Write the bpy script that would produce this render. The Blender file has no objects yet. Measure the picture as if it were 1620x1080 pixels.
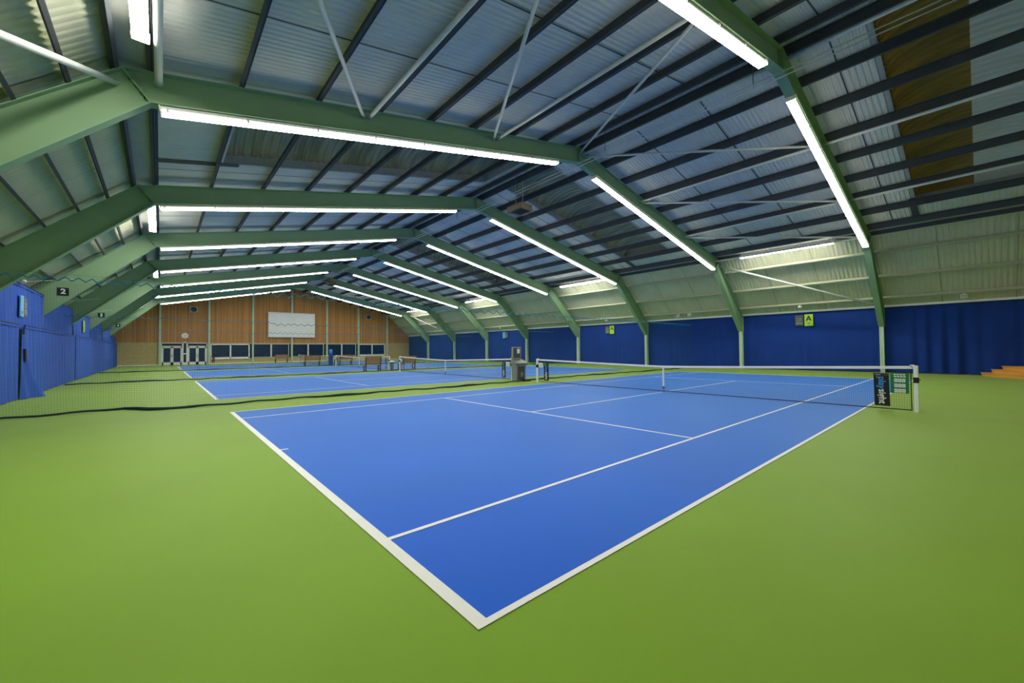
import bpy, math, random
from mathutils import Matrix, Vector
random.seed(7)
S = bpy.context.scene
COL = S.collection
PI = math.pi

# ------------------------------------------------------------------ dimensions (metres)
# x runs along the courts (net at x = 0), y runs down the hall, z up
FY = [-5.80 + 7.54 * k for k in range(9)]        # portal frame planes (first stands behind the camera)
YF, YE = -7.4, 61.6                              # hall end planes
PITCH = 14.644                                   # court to court
SL = 0.21                                        # roof slope
KI, KO = (13.416, 6.644), (13.84, 7.18)          # knee, inner and outer
PT, PTO = (17.49, 2.643), (17.77, 3.60)          # top of wall post, inner and outer
RI, RO = 9.462, 10.086                           # ridge, inner and outer
WS = (KO[1] - PTO[1]) / (PTO[0] - KO[0])         # slope of raked wall
def zi(x): return RI - (RI - KI[1]) / KI[0] * abs(x)
def zo(x): return RO - SL * abs(x)
def zw(x): return KO[1] - WS * (abs(x) - KO[0])

# ------------------------------------------------------------------ materials
def lin(c):
    return tuple(((v / 255) / 12.92 if v / 255 <= .04045 else ((v / 255 + .055) / 1.055) ** 2.4) for v in c) + (1,)
MATS = {}
def mat(name, rgb, rough=.55, sheen=0, tint=(1, 1, 1), metal=0, var=.06, scale=6, emit=0, spec=.5, bump=0, bscale=40, stretch=None, trans=0):
    if name in MATS: return MATS[name]
    m = bpy.data.materials.new(name); m.use_nodes = True
    nt = m.node_tree; b = nt.nodes['Principled BSDF']
    b.inputs['Roughness'].default_value = rough
    b.inputs['Metallic'].default_value = metal
    b.inputs['Specular IOR Level'].default_value = spec
    if sheen: b.inputs['Sheen Weight'].default_value = sheen; b.inputs['Sheen Roughness'].default_value = .4; b.inputs['Sheen Tint'].default_value = tint + (1,)
    tc = nt.nodes.new('ShaderNodeTexCoord')
    mp = nt.nodes.new('ShaderNodeMapping')
    if stretch: mp.inputs['Scale'].default_value = stretch
    nt.links.new(tc.outputs['Object'], mp.inputs['Vector'])
    nz = nt.nodes.new('ShaderNodeTexNoise'); nz.inputs['Scale'].default_value = scale
    nz.inputs['Detail'].default_value = 4
    nt.links.new(mp.outputs['Vector'], nz.inputs['Vector'])
    rp = nt.nodes.new('ShaderNodeValToRGB')
    base = lin(rgb)
    rp.color_ramp.elements[0].position = .3; rp.color_ramp.elements[1].position = .7
    rp.color_ramp.elements[0].color = tuple(v * (1 - var) for v in base[:3]) + (1,)
    rp.color_ramp.elements[1].color = tuple(min(1, v * (1 + var)) for v in base[:3]) + (1,)
    nt.links.new(nz.outputs['Fac'], rp.inputs['Fac'])
    nt.links.new(rp.outputs['Color'], b.inputs['Base Color'])
    if emit:
        b.inputs['Emission Color'].default_value = base
        b.inputs['Emission Strength'].default_value = emit
    if bump:
        n2 = nt.nodes.new('ShaderNodeTexNoise'); n2.inputs['Scale'].default_value = bscale
        nt.links.new(tc.outputs['Object'], n2.inputs['Vector'])
        bp = nt.nodes.new('ShaderNodeBump'); bp.inputs['Strength'].default_value = bump; bp.inputs['Distance'].default_value = .01
        nt.links.new(n2.outputs['Fac'], bp.inputs['Height'])
        nt.links.new(bp.outputs['Normal'], b.inputs['Normal'])
    MATS[name] = m
    return m

def board_mat(name, cols, pitch, rough=.6, axis=0):
    """vertical boards: each board its own tone, dark joints between, soft grain"""
    m = bpy.data.materials.new(name); m.use_nodes = True
    nt = m.node_tree; L = nt.links; b = nt.nodes['Principled BSDF']; b.inputs['Roughness'].default_value = rough
    tc = nt.nodes.new('ShaderNodeTexCoord'); sx = nt.nodes.new('ShaderNodeSeparateXYZ'); L.new(tc.outputs['Object'], sx.inputs[0])
    dv = nt.nodes.new('ShaderNodeMath'); dv.operation = 'DIVIDE'; dv.inputs[1].default_value = pitch; L.new(sx.outputs[axis], dv.inputs[0])
    fl = nt.nodes.new('ShaderNodeMath'); fl.operation = 'FLOOR'; L.new(dv.outputs[0], fl.inputs[0])
    fr = nt.nodes.new('ShaderNodeMath'); fr.operation = 'FRACT'; L.new(dv.outputs[0], fr.inputs[0])
    wn = nt.nodes.new('ShaderNodeTexWhiteNoise'); wn.noise_dimensions = '1D'; L.new(fl.outputs[0], wn.inputs['W'])
    mp = nt.nodes.new('ShaderNodeMapping'); mp.inputs['Scale'].default_value = (5, 5, .35); L.new(tc.outputs['Object'], mp.inputs[0])
    nz = nt.nodes.new('ShaderNodeTexNoise'); nz.inputs['Scale'].default_value = 1.5; nz.inputs['Detail'].default_value = 5; L.new(mp.outputs[0], nz.inputs['Vector'])
    ad = nt.nodes.new('ShaderNodeMath'); ad.operation = 'MULTIPLY_ADD'; ad.inputs[1].default_value = .55; L.new(wn.outputs['Value'], ad.inputs[0])
    m2 = nt.nodes.new('ShaderNodeMath'); m2.operation = 'MULTIPLY'; m2.inputs[1].default_value = .5; L.new(nz.outputs['Fac'], m2.inputs[0]); L.new(m2.outputs[0], ad.inputs[2])
    rp = nt.nodes.new('ShaderNodeValToRGB'); L.new(ad.outputs[0], rp.inputs['Fac'])
    rp.color_ramp.elements[0].color = lin(cols[0]); rp.color_ramp.elements[1].color = lin(cols[1])
    rp.color_ramp.elements[0].position = .15; rp.color_ramp.elements[1].position = .85
    gt = nt.nodes.new('ShaderNodeMath'); gt.operation = 'LESS_THAN'; gt.inputs[1].default_value = .1; L.new(fr.outputs[0], gt.inputs[0])
    mx = nt.nodes.new('ShaderNodeMix'); mx.data_type = 'RGBA'; L.new(gt.outputs[0], mx.inputs['Factor'])
    L.new(rp.outputs['Color'], mx.inputs['A']); mx.inputs['B'].default_value = lin(cols[2])
    L.new(mx.outputs['Result'], b.inputs['Base Color'])
    MATS[name] = m
    return m

def brick_mat(name, c1, c2, mortar):
    m = bpy.data.materials.new(name); m.use_nodes = True
    nt = m.node_tree; L = nt.links; b = nt.nodes['Principled BSDF']; b.inputs['Roughness'].default_value = .8
    tc = nt.nodes.new('ShaderNodeTexCoord')
    mp = nt.nodes.new('ShaderNodeMapping'); mp.inputs['Rotation'].default_value = (PI / 2, 0, 0); L.new(tc.outputs['Object'], mp.inputs[0])
    br = nt.nodes.new('ShaderNodeTexBrick'); br.inputs['Scale'].default_value = 1
    br.inputs['Brick Width'].default_value = .225; br.inputs['Row Height'].default_value = .075; br.inputs['Mortar Size'].default_value = .008
    br.inputs['Color1'].default_value = lin(c1); br.inputs['Color2'].default_value = lin(c2); br.inputs['Mortar'].default_value = lin(mortar)
    L.new(mp.outputs[0], br.inputs['Vector']); L.new(br.outputs['Color'], b.inputs['Base Color'])
    MATS[name] = m
    return m

M_FLOOR = mat('green acrylic floor', (119, 160, 25), rough=.55, sheen=.3, tint=(1, 1, .55), var=.06, scale=.5, spec=.16, bump=.12, bscale=260)
M_COURT = mat('blue court paint', (8, 90, 214), rough=.5, sheen=.5, tint=(.45, .95, 1.), var=.06, scale=.5, spec=.1, bump=.12, bscale=260)
M_LINE = mat('white line paint', (236, 236, 228), rough=.6, var=.02)
M_FRAME = mat('sage green steel paint', (140, 172, 132), rough=.55, spec=.25, var=.04, scale=1.2)
M_POST = mat('green post steel lit tone', (192, 216, 184), rough=.5, spec=.25, var=.04)  # frame green made paler; on the wall posts it stands for light
M_LINER = mat('grey roof liner sheet', (214, 212, 198), rough=.85, spec=.1, var=.05, scale=1.5)
M_SEAM = mat('dark liner joint', (62, 68, 72), rough=.6)
M_SEAMW = mat('pale wall joint', (142, 144, 120), rough=.8)
M_WALLL = mat('cream wall liner sheet', (196, 198, 168), rough=.85, spec=.1, var=.06, scale=1.0)
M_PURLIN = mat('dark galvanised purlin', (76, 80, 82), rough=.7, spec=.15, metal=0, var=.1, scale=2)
M_RAIL = mat('galvanised rail lit tone', (186, 188, 160), rough=.45, var=.06)  # right wall rails: light falling on them is put into the paler colour
M_TUBE = mat('white painted tube', (205, 210, 200), rough=.4, var=.04)
M_HOUS = mat('white enamelled housing', (225, 225, 215), rough=.4, var=.02)
M_GLOW = mat('lit diffuser', (255, 252, 242), rough=.4, var=0, emit=40)
M_GLOWS = mat('lit diffuser flank', (255, 252, 242), rough=.4, var=0, emit=9)
M_GLOWE = mat('lit eave diffuser flank', (255, 252, 242), rough=.4, var=0, emit=38)
M_GLOWB = mat('lit eave diffuser', (255, 252, 242), rough=.4, var=0, emit=65)
M_SKY = mat('weathered olive rooflight sheet', (160, 154, 124), rough=.6, var=.3, scale=1.2, stretch=(3, .5, 1))
M_SKYB = mat('brown stained rooflight sheet', (150, 116, 46), rough=.6, var=.35, scale=1.2, stretch=(3, .5, 1))
M_UP = mat('rooflight upstand', (168, 170, 164), rough=.5, var=.08)
M_CURT = mat('navy curtain fabric', (27, 60, 140), rough=.9, var=.08, scale=.8, spec=.2)
M_CURTL = mat('royal blue curtain fabric', (60, 94, 186), rough=.9, var=.07, scale=.8, spec=.2)
M_RAILD = mat('navy rail and shade line', (20, 30, 70), rough=.6)
M_NET = mat('black net twine', (22, 26, 30), rough=.8, var=0)
M_DIV = mat('teal net twine', (20, 70, 84), rough=.8, var=0)
M_ROPE = mat('teal rope', (18, 118, 150), rough=.7, var=.1)
M_HEM = mat('dark teal hem', (12, 52, 58), rough=.8, var=.3, scale=3)
M_WHITE = mat('white webbing', (238, 238, 230), rough=.6, var=.02)
M_BLACK = mat('black plastic', (16, 16, 18), rough=.45, var=.1)
M_PWHITE = mat('white powder coat', (242, 242, 236), rough=.4, var=.03)
M_TEXTB = mat('blue print', (70, 150, 226), rough=.6, var=0)
M_GREENB = mat('scoreboard green', (10, 122, 66), rough=.5, var=.05)
M_LIME = mat('lime sign', (186, 232, 58), rough=.5, var=.05, scale=3)
M_SBLUE = mat('sky blue sign', (112, 190, 236), rough=.5, var=.05, scale=3)
M_GREYS = mat('grey notice panel', (92, 100, 96), rough=.5, var=.25, scale=8)
M_KIOSK = mat('grey kiosk steel', (150, 150, 138), rough=.4, metal=.3, var=.05)
M_KDARK = mat('dark kiosk screen', (74, 74, 72), rough=.25, var=.1)
M_WOOD = mat('brown bench timber', (160, 116, 74), rough=.6, var=.25, scale=3, stretch=(.6, 6, 6))
M_STEP = mat('orange varnished timber', (232, 168, 72), rough=.45, var=.18, scale=2.5, stretch=(.7, .7, 9))
M_DARKM = mat('dark bench metal', (52, 36, 34), rough=.5, var=.1)
M_BIN = mat('grey green bin', (112, 118, 104), rough=.5, var=.08)
M_COOL = mat('blue cooler plastic', (22, 62, 150), rough=.4, var=.05)
M_BOTT = mat('pale blue bottle', (92, 158, 240), rough=.15, var=.06)
M_GLASS = mat('dark night glass', (12, 22, 60), rough=.08, var=.3, scale=.8, spec=.8)
M_SCREEN = mat('white projection cloth', (248, 248, 242), rough=.8, var=.03, scale=.6)
M_CASING = mat('grey metal casing', (86, 88, 84), rough=.5, var=.15)  # plain dark grey for small metal fittings and marks
M_BOX = mat('brown heater casing', (132, 114, 84), rough=.5, var=.12)
M_RED = mat('red enamel', (170, 30, 24), rough=.4, var=.05)
M_CLAD = board_mat('orange brown boarding', ((172, 112, 40), (210, 150, 62), (122, 74, 30)), .16)
M_BRICK = brick_mat('buff brickwork', (206, 182, 116), (192, 168, 102), (190, 176, 132))

# ------------------------------------------------------------------ mesh helpers
class MB:
    def __init__(s): s.v = []; s.f = []; s.mi = []
    def add(s, vs, fs, mi=0):
        o = len(s.v); s.v += [tuple(p) for p in vs]
        for f in fs: s.f.append([i + o for i in f]); s.mi.append(mi)
    def box(s, x0, x1, y0, y1, z0, z1, mi=0):
        vs = [(x, y, z) for x in (x0, x1) for y in (y0, y1) for z in (z0, z1)]
        s.add(vs, [(0, 1, 3, 2), (4, 6, 7, 5), (0, 4, 5, 1), (2, 3, 7, 6), (0, 2, 6, 4), (1, 5, 7, 3)], mi)
    def bbox(s, x0, x1, y0, y1, z0, z1, r=.02, mi=0):
        """box with chamfered vertical edges and chamfered top edge"""
        pts = [(x0 + r, y0), (x1 - r, y0), (x1, y0 + r), (x1, y1 - r), (x1 - r, y1), (x0 + r, y1), (x0, y1 - r), (x0, y0 + r)]
        cx, cy = (x0 + x1) / 2, (y0 + y1) / 2
        t = [(cx + (x - cx) * (1 - 2 * r / (x1 - x0)), cy + (y - cy) * (1 - 2 * r / (y1 - y0))) for x, y in pts]
        vs = [(x, y, z0) for x, y in pts] + [(x, y, z1 - r) for x, y in pts] + [(x, y, z1) for x, y in t]
        fs = [tuple(range(7, -1, -1)), tuple(range(16, 24))]
        for a in (0, 8): fs += [(a + i, a + (i + 1) % 8, a + 8 + (i + 1) % 8, a + 8 + i) for i in range(8)]
        s.add(vs, fs, mi)
    def prism(s, poly, y0, y1, mi=0):
        """extrude an xz polygon along y"""
        n = len(poly)
        vs = [(x, y0, z) for x, z in poly] + [(x, y1, z) for x, z in poly]
        s.add(vs, [tuple(range(n)), tuple(range(2 * n - 1, n - 1, -1))] + [(i, i + n, (i + 1) % n + n, (i + 1) % n) for i in range(n)], mi)
    def bar(s, p, q, w, h, up=(0, 0, 1), mi=0):
        """rectangular bar from p to q; w across, h along up"""
        p, q = Vector(p), Vector(q); d = (q - p).normalized(); u = Vector(up); r = d.cross(u).normalized(); u = r.cross(d)
        vs = [c + r * a * w / 2 + u * b * h / 2 for c in (p, q) for a, b in ((-1, -1), (1, -1), (1, 1), (-1, 1))]
        s.add(vs, [(3, 2, 1, 0), (4, 5, 6, 7)] + [(i, (i + 1) % 4, 4 + (i + 1) % 4, 4 + i) for i in range(4)], mi)
    def tube(s, pts, r, n=10, mi=0, cap=True):
        pts = [Vector(p) for p in pts]; o = len(s.v); rings = []
        for i, p in enumerate(pts):
            d = (pts[min(i + 1, len(pts) - 1)] - pts[max(i - 1, 0)]).normalized()
            a = d.cross(Vector((0, 0, 1)) if abs(d.z) < .9 else Vector((1, 0, 0))).normalized(); b = a.cross(d)
            rr = r[i] if isinstance(r, (list, tuple)) else r
            rings.append([p + a * math.cos(2 * PI * k / n) * rr + b * math.sin(2 * PI * k / n) * rr for k in range(n)])
        vs = [q for rg in rings for q in rg]; fs = []
        for i in range(len(pts) - 1):
            fs += [(i * n + k, i * n + (k + 1) % n, (i + 1) * n + (k + 1) % n, (i + 1) * n + k) for k in range(n)]
        if cap: fs += [tuple(range(n - 1, -1, -1)), tuple(range((len(pts) - 1) * n, len(pts) * n))]
        s.add(vs, fs, mi)
    def lathe(s, prof, cx, cy, n=20, a0=0, a1=2 * PI, mi=0):
        full = abs(a1 - a0 - 2 * PI) < 1e-6; m = n if full else n + 1
        vs = [(cx + r * math.cos(a0 + (a1 - a0) * k / n), cy + r * math.sin(a0 + (a1 - a0) * k / n), z) for r, z in prof for k in range(m)]
        fs = []
        for i in range(len(prof) - 1):
            for k in range(m if full else m - 1):
                k2 = (k + 1) % m
                fs.append((i * m + k, i * m + k2, (i + 1) * m + k2, (i + 1) * m + k))
        fs.append(tuple((len(prof) - 1) * m + k for k in range(m))); fs.append(tuple(reversed([k for k in range(m)])))
        s.add(vs, fs, mi)
    def disc(s, c, r, axis_y, n=24, t=.04, mi=0):
        """short cylinder facing -y"""
        x, y, z = c
        vs = [(x + r * math.cos(2 * PI * k / n), y, z + r * math.sin(2 * PI * k / n)) for k in range(n)] + \
             [(x + r * math.cos(2 * PI * k / n), y - t, z + r * math.sin(2 * PI * k / n)) for k in range(n)]
        s.add(vs, [tuple(range(n)), tuple(range(2 * n - 1, n - 1, -1))] + [(k, k + n, (k + 1) % n + n, (k + 1) % n) for k in range(n)], mi)
    def sheet(s, us, vs_, fn, mi=0):
        nu, nv = len(us), len(vs_)
        s.add([fn(u, v) for u in us for v in vs_], [(i * nv + j, (i + 1) * nv + j, (i + 1) * nv + j + 1, i * nv + j + 1) for i in range(nu - 1) for j in range(nv - 1)], mi)
    def build(s, name, mats, parent=None, smooth=False):
        me = bpy.data.meshes.new(name); me.from_pydata(s.v, [], s.f)
        for m in (mats if isinstance(mats, (list, tuple)) else [mats]): me.materials.append(m)
        me.polygons.foreach_set('material_index', s.mi)
        if smooth: me.polygons.foreach_set('use_smooth', [True] * len(s.f))
        me.update()
        o = bpy.data.objects.new(name, me); COL.objects.link(o)
        if parent:
            o.parent = parent
            o.matrix_parent_inverse = Matrix.Translation(parent.location).inverted()   # children are written in world metres
        return o

def tag(o, label=None, cat=None, group=None, kind=None):
    if label: o['label'] = label
    if cat: o['category'] = cat
    if group: o['group'] = group
    if kind: o['kind'] = kind
    return o
def thing(name, loc, label, cat, group=None, kind=None):
    o = bpy.data.objects.new(name, None); COL.objects.link(o); o.location = loc; o.empty_display_size = .2
    return tag(o, label, cat, group, kind)
def lettering(txt, size, X, Y, org, m, parent, name='lettering', bold=0, spacing=1.0):
    """flat letters: X reading direction, Y up direction, org the centre"""
    c = bpy.data.curves.new('txt', 'FONT'); c.body = txt; c.size = size; c.align_x = 'CENTER'; c.align_y = 'CENTER'
    c.extrude = .002; c.offset = bold; c.space_character = spacing
    t = bpy.data.objects.new('txt', c); COL.objects.link(t)
    bpy.context.view_layer.update()
    me = bpy.data.meshes.new_from_object(t.evaluated_get(bpy.context.evaluated_depsgraph_get()))
    bpy.data.objects.remove(t)
    X, Y = Vector(X), Vector(Y); Z = X.cross(Y)
    me.transform(Matrix(((X.x, Y.x, Z.x, org[0]), (X.y, Y.y, Z.y, org[1]), (X.z, Y.z, Z.z, org[2]), (0, 0, 0, 1))))
    me.materials.clear(); me.materials.append(m)
    o = bpy.data.objects.new(name, me); COL.objects.link(o)
    o.parent = parent; o.matrix_parent_inverse = Matrix.Translation(parent.location).inverted()
    return o
ORD = ['first', 'second', 'third', 'fourth', 'fifth', 'sixth', 'seventh', 'eighth', 'ninth', 'tenth']
def arange(a, b, st):
    n = max(1, int(round((b - a) / st))); return [a + (b - a) * i / n for i in range(n + 1)]

# ------------------------------------------------------------------ floor and courts
b = MB(); b.box(-18.4, 18.4, YF, YE, -.2, 0); tag(b.build('floor', M_FLOOR), kind='structure')

court_words = ['blue tennis court in front, the one with the net carrying the green scoreboard',
               'blue tennis court just behind the grey kiosk, second from the camera',
               'third blue tennis court, between the benches and the blue water cooler',
               'farthest blue tennis court, beside the windows of the end wall']
for k in range(4):
    y0 = PITCH * k; t = thing('tennis_court', (0, y0 + 5.485, 0), court_words[k], 'tennis court', 'row of blue tennis courts')
    HX = 11.885
    b = MB(); b.box(-HX, HX, y0, y0 + 10.97, -.01, .003); b.build('playing_surface', M_COURT, t)
    def line(nm, x0, x1, ya, yb):
        b = MB(); b.box(x0, x1, y0 + ya, y0 + yb, .001, .006); b.build(nm, M_LINE, t)
    line('baseline', -HX, -HX + .09, 0, 10.97); line('baseline', HX - .09, HX, 0, 10.97)
    for ya in (0, 10.92): line('doubles_sideline', -HX + .09, HX - .09, ya, ya + .05)
    for ya in (1.37, 9.55): line('singles_sideline', -HX + .09, HX - .09, ya, ya + .05)
    for x in (-6.4, 6.35): line('service_line', x, x + .05, 1.42, 9.55)
    line('centre_service_line', -6.35, 6.35, 5.46, 5.51)
    line('centre_mark', -HX + .09, -HX + .2, 5.46, 5.51); line('centre_mark', HX - .2, HX - .09, 5.46, 5.51)

# ------------------------------------------------------------------ roof liner, rooflights, purlins
LZ = .27                                             # purlin depth
bays = [(FY[i], FY[i + 1]) for i in range(8)] + [(FY[8], YE)]
sky_bays = (0, 2, 4, 6)
XS0, XS1 = .75, 11.75
def corr(y, p, a):
    q = (y / p) % 1.0
    return a if q < .3 else (-a if .5 <= q < .8 else (a * (1 - (q - .3) / .1) if q < .5 else a * (-1 + (q - .8) / .1)))
def corr_ys(a, b_, p):
    ys = [a]; k = math.floor(a / p)
    while k * p < b_:
        for q in (0, .3, .5, .8):
            y = (k + q) * p
            if a + 1e-4 < y < b_ - 1e-4: ys.append(y)
        k += 1
    return ys + [b_]
ceil = MB()
for bi, (ya, yb) in enumerate(bays):
    for sgn in (-1, 1):
        def panel(y0, y1, xa, xb):
            ys = corr_ys(y0, y1, .15)
            ceil.sheet(ys, [xa, xb], lambda y, x: (sgn * x, y, zo(x) + LZ + .03 + corr(y, .15, .012)), 0)
        if bi in sky_bays:
            s0, s1 = ya + 2.1, ya + 5.6
            panel(ya, s0, 0, 14.1); panel(s1, yb, 0, 14.1); panel(s0, s1, 0, XS0); panel(s0, s1, XS1, 14.1)
        else: panel(ya, yb, 0, 14.1)
        for ys in ((ya + 2.65, ya + 5.17) if bi not in sky_bays else (ya + 1.0, ya + 6.5)):
            ceil.sheet([ys - .02, ys + .02], [.3, 14], lambda y, x: (sgn * x, y, zo(x) + LZ + .012), 1)
        # smooth closer band over each frame
        ceil.sheet([ya - .16, ya + .16], [0, 14.1], lambda y, x: (sgn * x, y, zo(x) + LZ + .014), 0)
# ridge cap above, so no gap shows
ceil.sheet([YF, YE], [-.6, .6], lambda y, x: (x, y, zo(.3) + LZ + .1), 0)
ceiling = ceil.build('ceiling', [M_LINER, M_SEAM]); tag(ceiling, kind='structure')
wn = 6
for bi in sky_bays:
    for sgn in (-1, 1):
        ya = bays[bi][0]; s0, s1 = ya + 2.1, ya + 5.6; H = .32
        b = MB()
        P = lambda x, y, d: (sgn * x, y, zo(x) + LZ + d)
        b.sheet([s0, s1], [0, 1], lambda y, v: P(XS0, y, H * v)); b.sheet([s0, s1], [0, 1], lambda y, v: P(XS1, y, H * v))
        for y in (s0, s1): b.sheet([XS0, XS1], [0, 1], lambda x, v: P(x, y, H * v))
        for y in (s0 - .09, s1 - .03): b.sheet([y, y + .12], [XS0, XS1], lambda y, x: P(x, y, .008))
        b.sheet([s0, s1], [XS1 - .04, XS1 + .16], lambda y, x: P(x, y, .006), 0); b.sheet([s1 - .05, s1 + .2], [XS1 - .5, 13.4], lambda y, x: P(x, y, -.03), 1)
        fr = b.build('window_%d' % wn, [M_UP, M_PURLIN]); tag(fr, kind='structure'); wn += 1
        xs = corr_ys(XS0, XS1, .26); ym, hw = (s0 + s1) / 2, (s1 - s0) / 2
        for h, m in ((1, M_SKYB if bi == 0 else M_SKY), (-1, M_LINER if bi == 0 else M_SKY)):
            b = MB()
            b.sheet(xs, arange(0, PI / 2, PI / 18), lambda x, a: P(x, ym + h * (hw + corr(x, .26, .025)) * math.cos(a), H + (.62 + corr(x, .26, .03)) * math.sin(a)))
            for x in (XS0, XS1):
                arc = [P(x, ym + h * hw * math.cos(a), H + .62 * math.sin(a)) for a in arange(0, PI / 2, PI / 18)] + [P(x, ym, H)]
                b.add(arc, [tuple(range(len(arc)))])
            b.build('vault_sheet', m, fr, smooth=False)
PR = [.32, 1.75, 3.3, 4.95, 6.5, 8.15, 9.75, 11.45, 13.15]
PL = [.36, 2.0, 3.65, 5.35, 6.95, 8.6, 10.2, 11.85, 13.4]
for sgn, PX in ((1, PR), (-1, PL)):
    for x in PX:
        b = MB(); z = zo(x); w = .035
        # Z section: web with two lips
        b.box(sgn * x - .012, sgn * x + .012, YF, YE, z, z + LZ)
        b.box(min(sgn * x, sgn * (x + .085)), max(sgn * x, sgn * (x + .085)), YF, YE, z, z + .014)
        b.box(min(sgn * x, sgn * (x - .075)), max(sgn * x, sgn * (x - .075)), YF, YE, z + LZ - .012, z + LZ)
        b.build('purlin', M_PURLIN, ceiling)
# eave beams at the knees: dark channel outside, grey plate between
for sgn in (-1, 1):
    b = MB(); b.box(min(sgn * 13.9, sgn * 14.02), max(sgn * 13.9, sgn * 14.02), YF, YE, 7.16, 7.42); b.build('purlin', M_PURLIN, ceiling)
    b = MB(); b.box(min(sgn * 13.46, sgn * 13.9), max(sgn * 13.46, sgn * 13.9), YF, YE, 7.38, 7.4); b.build('eave_plate', M_UP, ceiling)

# ------------------------------------------------------------------ raked and upright side walls
for sgn, nm, rails in ((-1, 'wall_left', (14.5, 15.14, 15.82, 16.6)), (1, 'wall_right', (14.69, 15.95, 17.12))):
    b = MB()
    for ya, yb in bays:
        ys = corr_ys(ya, yb, .2)
        b.sheet(ys, [13.75, 17.95], lambda y, x: (sgn * (x + .14), y, zw(x) + .16 + corr(y, .2, .014)), 0)
        b.sheet([ya - .14, ya + .14], [13.75, 17.95], lambda y, x: (sgn * (x + .13), y, zw(x) + .13), 0)
        for yc in (ya + 2.6, ya + 5.1):
            b.sheet([yc - .012, yc + .012], [13.75, 17.95], lambda y, x: (sgn * (x + .125), y, zw(x) + .135), 1)
    b.box(min(sgn * 18.1, sgn * 18.3), max(sgn * 18.1, sgn * 18.3), YF, YE, -.2, 3.8, 0)
    wl = b.build(nm, [M_WALLL, M_SEAMW]); tag(wl, kind='structure')
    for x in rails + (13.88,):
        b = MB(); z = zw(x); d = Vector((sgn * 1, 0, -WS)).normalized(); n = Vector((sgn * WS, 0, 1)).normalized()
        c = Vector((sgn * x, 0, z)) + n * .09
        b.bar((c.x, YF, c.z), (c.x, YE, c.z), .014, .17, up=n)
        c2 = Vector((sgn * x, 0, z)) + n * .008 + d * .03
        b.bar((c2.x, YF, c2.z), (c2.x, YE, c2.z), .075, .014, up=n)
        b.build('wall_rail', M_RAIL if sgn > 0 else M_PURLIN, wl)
# white gutter strip over the right-hand curtain
b = MB(); b.box(17.78, 17.98, YF, YE, 3.74, 3.86); tag(b.build('trim_1', M_PWHITE), kind='structure')

# ------------------------------------------------------------------ end walls
b = MB(); b.prism([(-18.3, 0), (18.3, 0), (18.3, 3.5), (14.1, 7.6), (0, 10.7), (-14.1, 7.6), (-18.3, 3.5)], YF - .2, YF)
tag(b.build('wall_front', M_LINER), kind='structure')
DX0, DX1, DZ = -13.2, -8.92, 2.65
BZ = 2.66
wins = [(-8.62, -4.50, .68, 2.52, True), (-4.19, .05, .74, 2.52, False), (.42, 4.54, .74, 2.52, False), (5.02, 9.15, .74, 2.52, False), (9.58, 13.76, .72, 2.52, True)]
b = MB(); b.prism([(-18.3, BZ), (18.3, BZ), (18.3, 3.5), (14.1, 7.6), (0, 10.7), (-14.1, 7.6), (-18.3, 3.5)], YE, YE + .2)
wb = b.build('wall_back', M_CLAD); tag(wb, kind='structure')
b = MB()
b.box(-18.3, DX0, YE, YE + .2, 0, BZ); b.box(DX1, 18.3, YE, YE + .2, 0, .7); b.box(13.76, 18.3, YE, YE + .2, .7, BZ)
b.box(DX1, wins[0][0], YE, YE + .2, .7, BZ); b.box(wins[0][0], 13.76, YE + .02, YE + .2, 2.5, BZ); b.box(DX0, DX1, YE + .02, YE + .2, 2.6, BZ)
b.build('brickwork', M_BRICK, wb)
b = MB(); b.box(-18.3, DX0, YE - .06, YE, 0, .12); b.box(DX1, 18.3, YE - .06, YE, 0, .12); tag(b.build('baseboard_back', M_PWHITE), kind='structure')
for i in range(7):
    x = -13.3 + 4.567 * i
    b = MB(); top = zo(x) - .05
    b.box(x - .012, x + .012, YE - .22, YE - .01, 0, top); b.box(x - .1, x + .1, YE - .24, YE - .22, 0, top); b.box(x - .1, x + .1, YE - .02, YE - .004, 0, top)
    b.build('gable_post', M_POST, wb)
for i, (x0, x1, z0, z1, fr) in enumerate(wins):
    w = MB(); t = .13 if fr else .05; y0, y1 = YE - .06, YE + .1
    w.box(x0, x1, y0, y1, z0, z0 + t * (1.3 if fr else 1)); w.box(x0, x1, y0, y1, z1 - t, z1)
    w.box(x0, x0 + t, y0, y1, z0, z1); w.box(x1 - t, x1, y0, y1, z0, z1)
    xm = (x0 + x1) / 2; w.box(xm - .08, xm + .08, y0, y1, z0, z1)
    if fr: w.box(x0 - .05, x1 + .05, YE - .14, YE, z0 - .1, z0)
    o = w.build('window_%d' % (i + 1), M_PWHITE); tag(o, kind='structure')
    g = MB(); g.box(x0 + t, x1 - t, YE + .02, YE + .04, z0 + t, z1 - t); g.build('pane', M_GLASS, o)
b = MB(); b.box(DX1, 14, YE + .19, YE + .2, .7, 2.6); b.build('night_backing', M_BLACK, wb)
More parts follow.
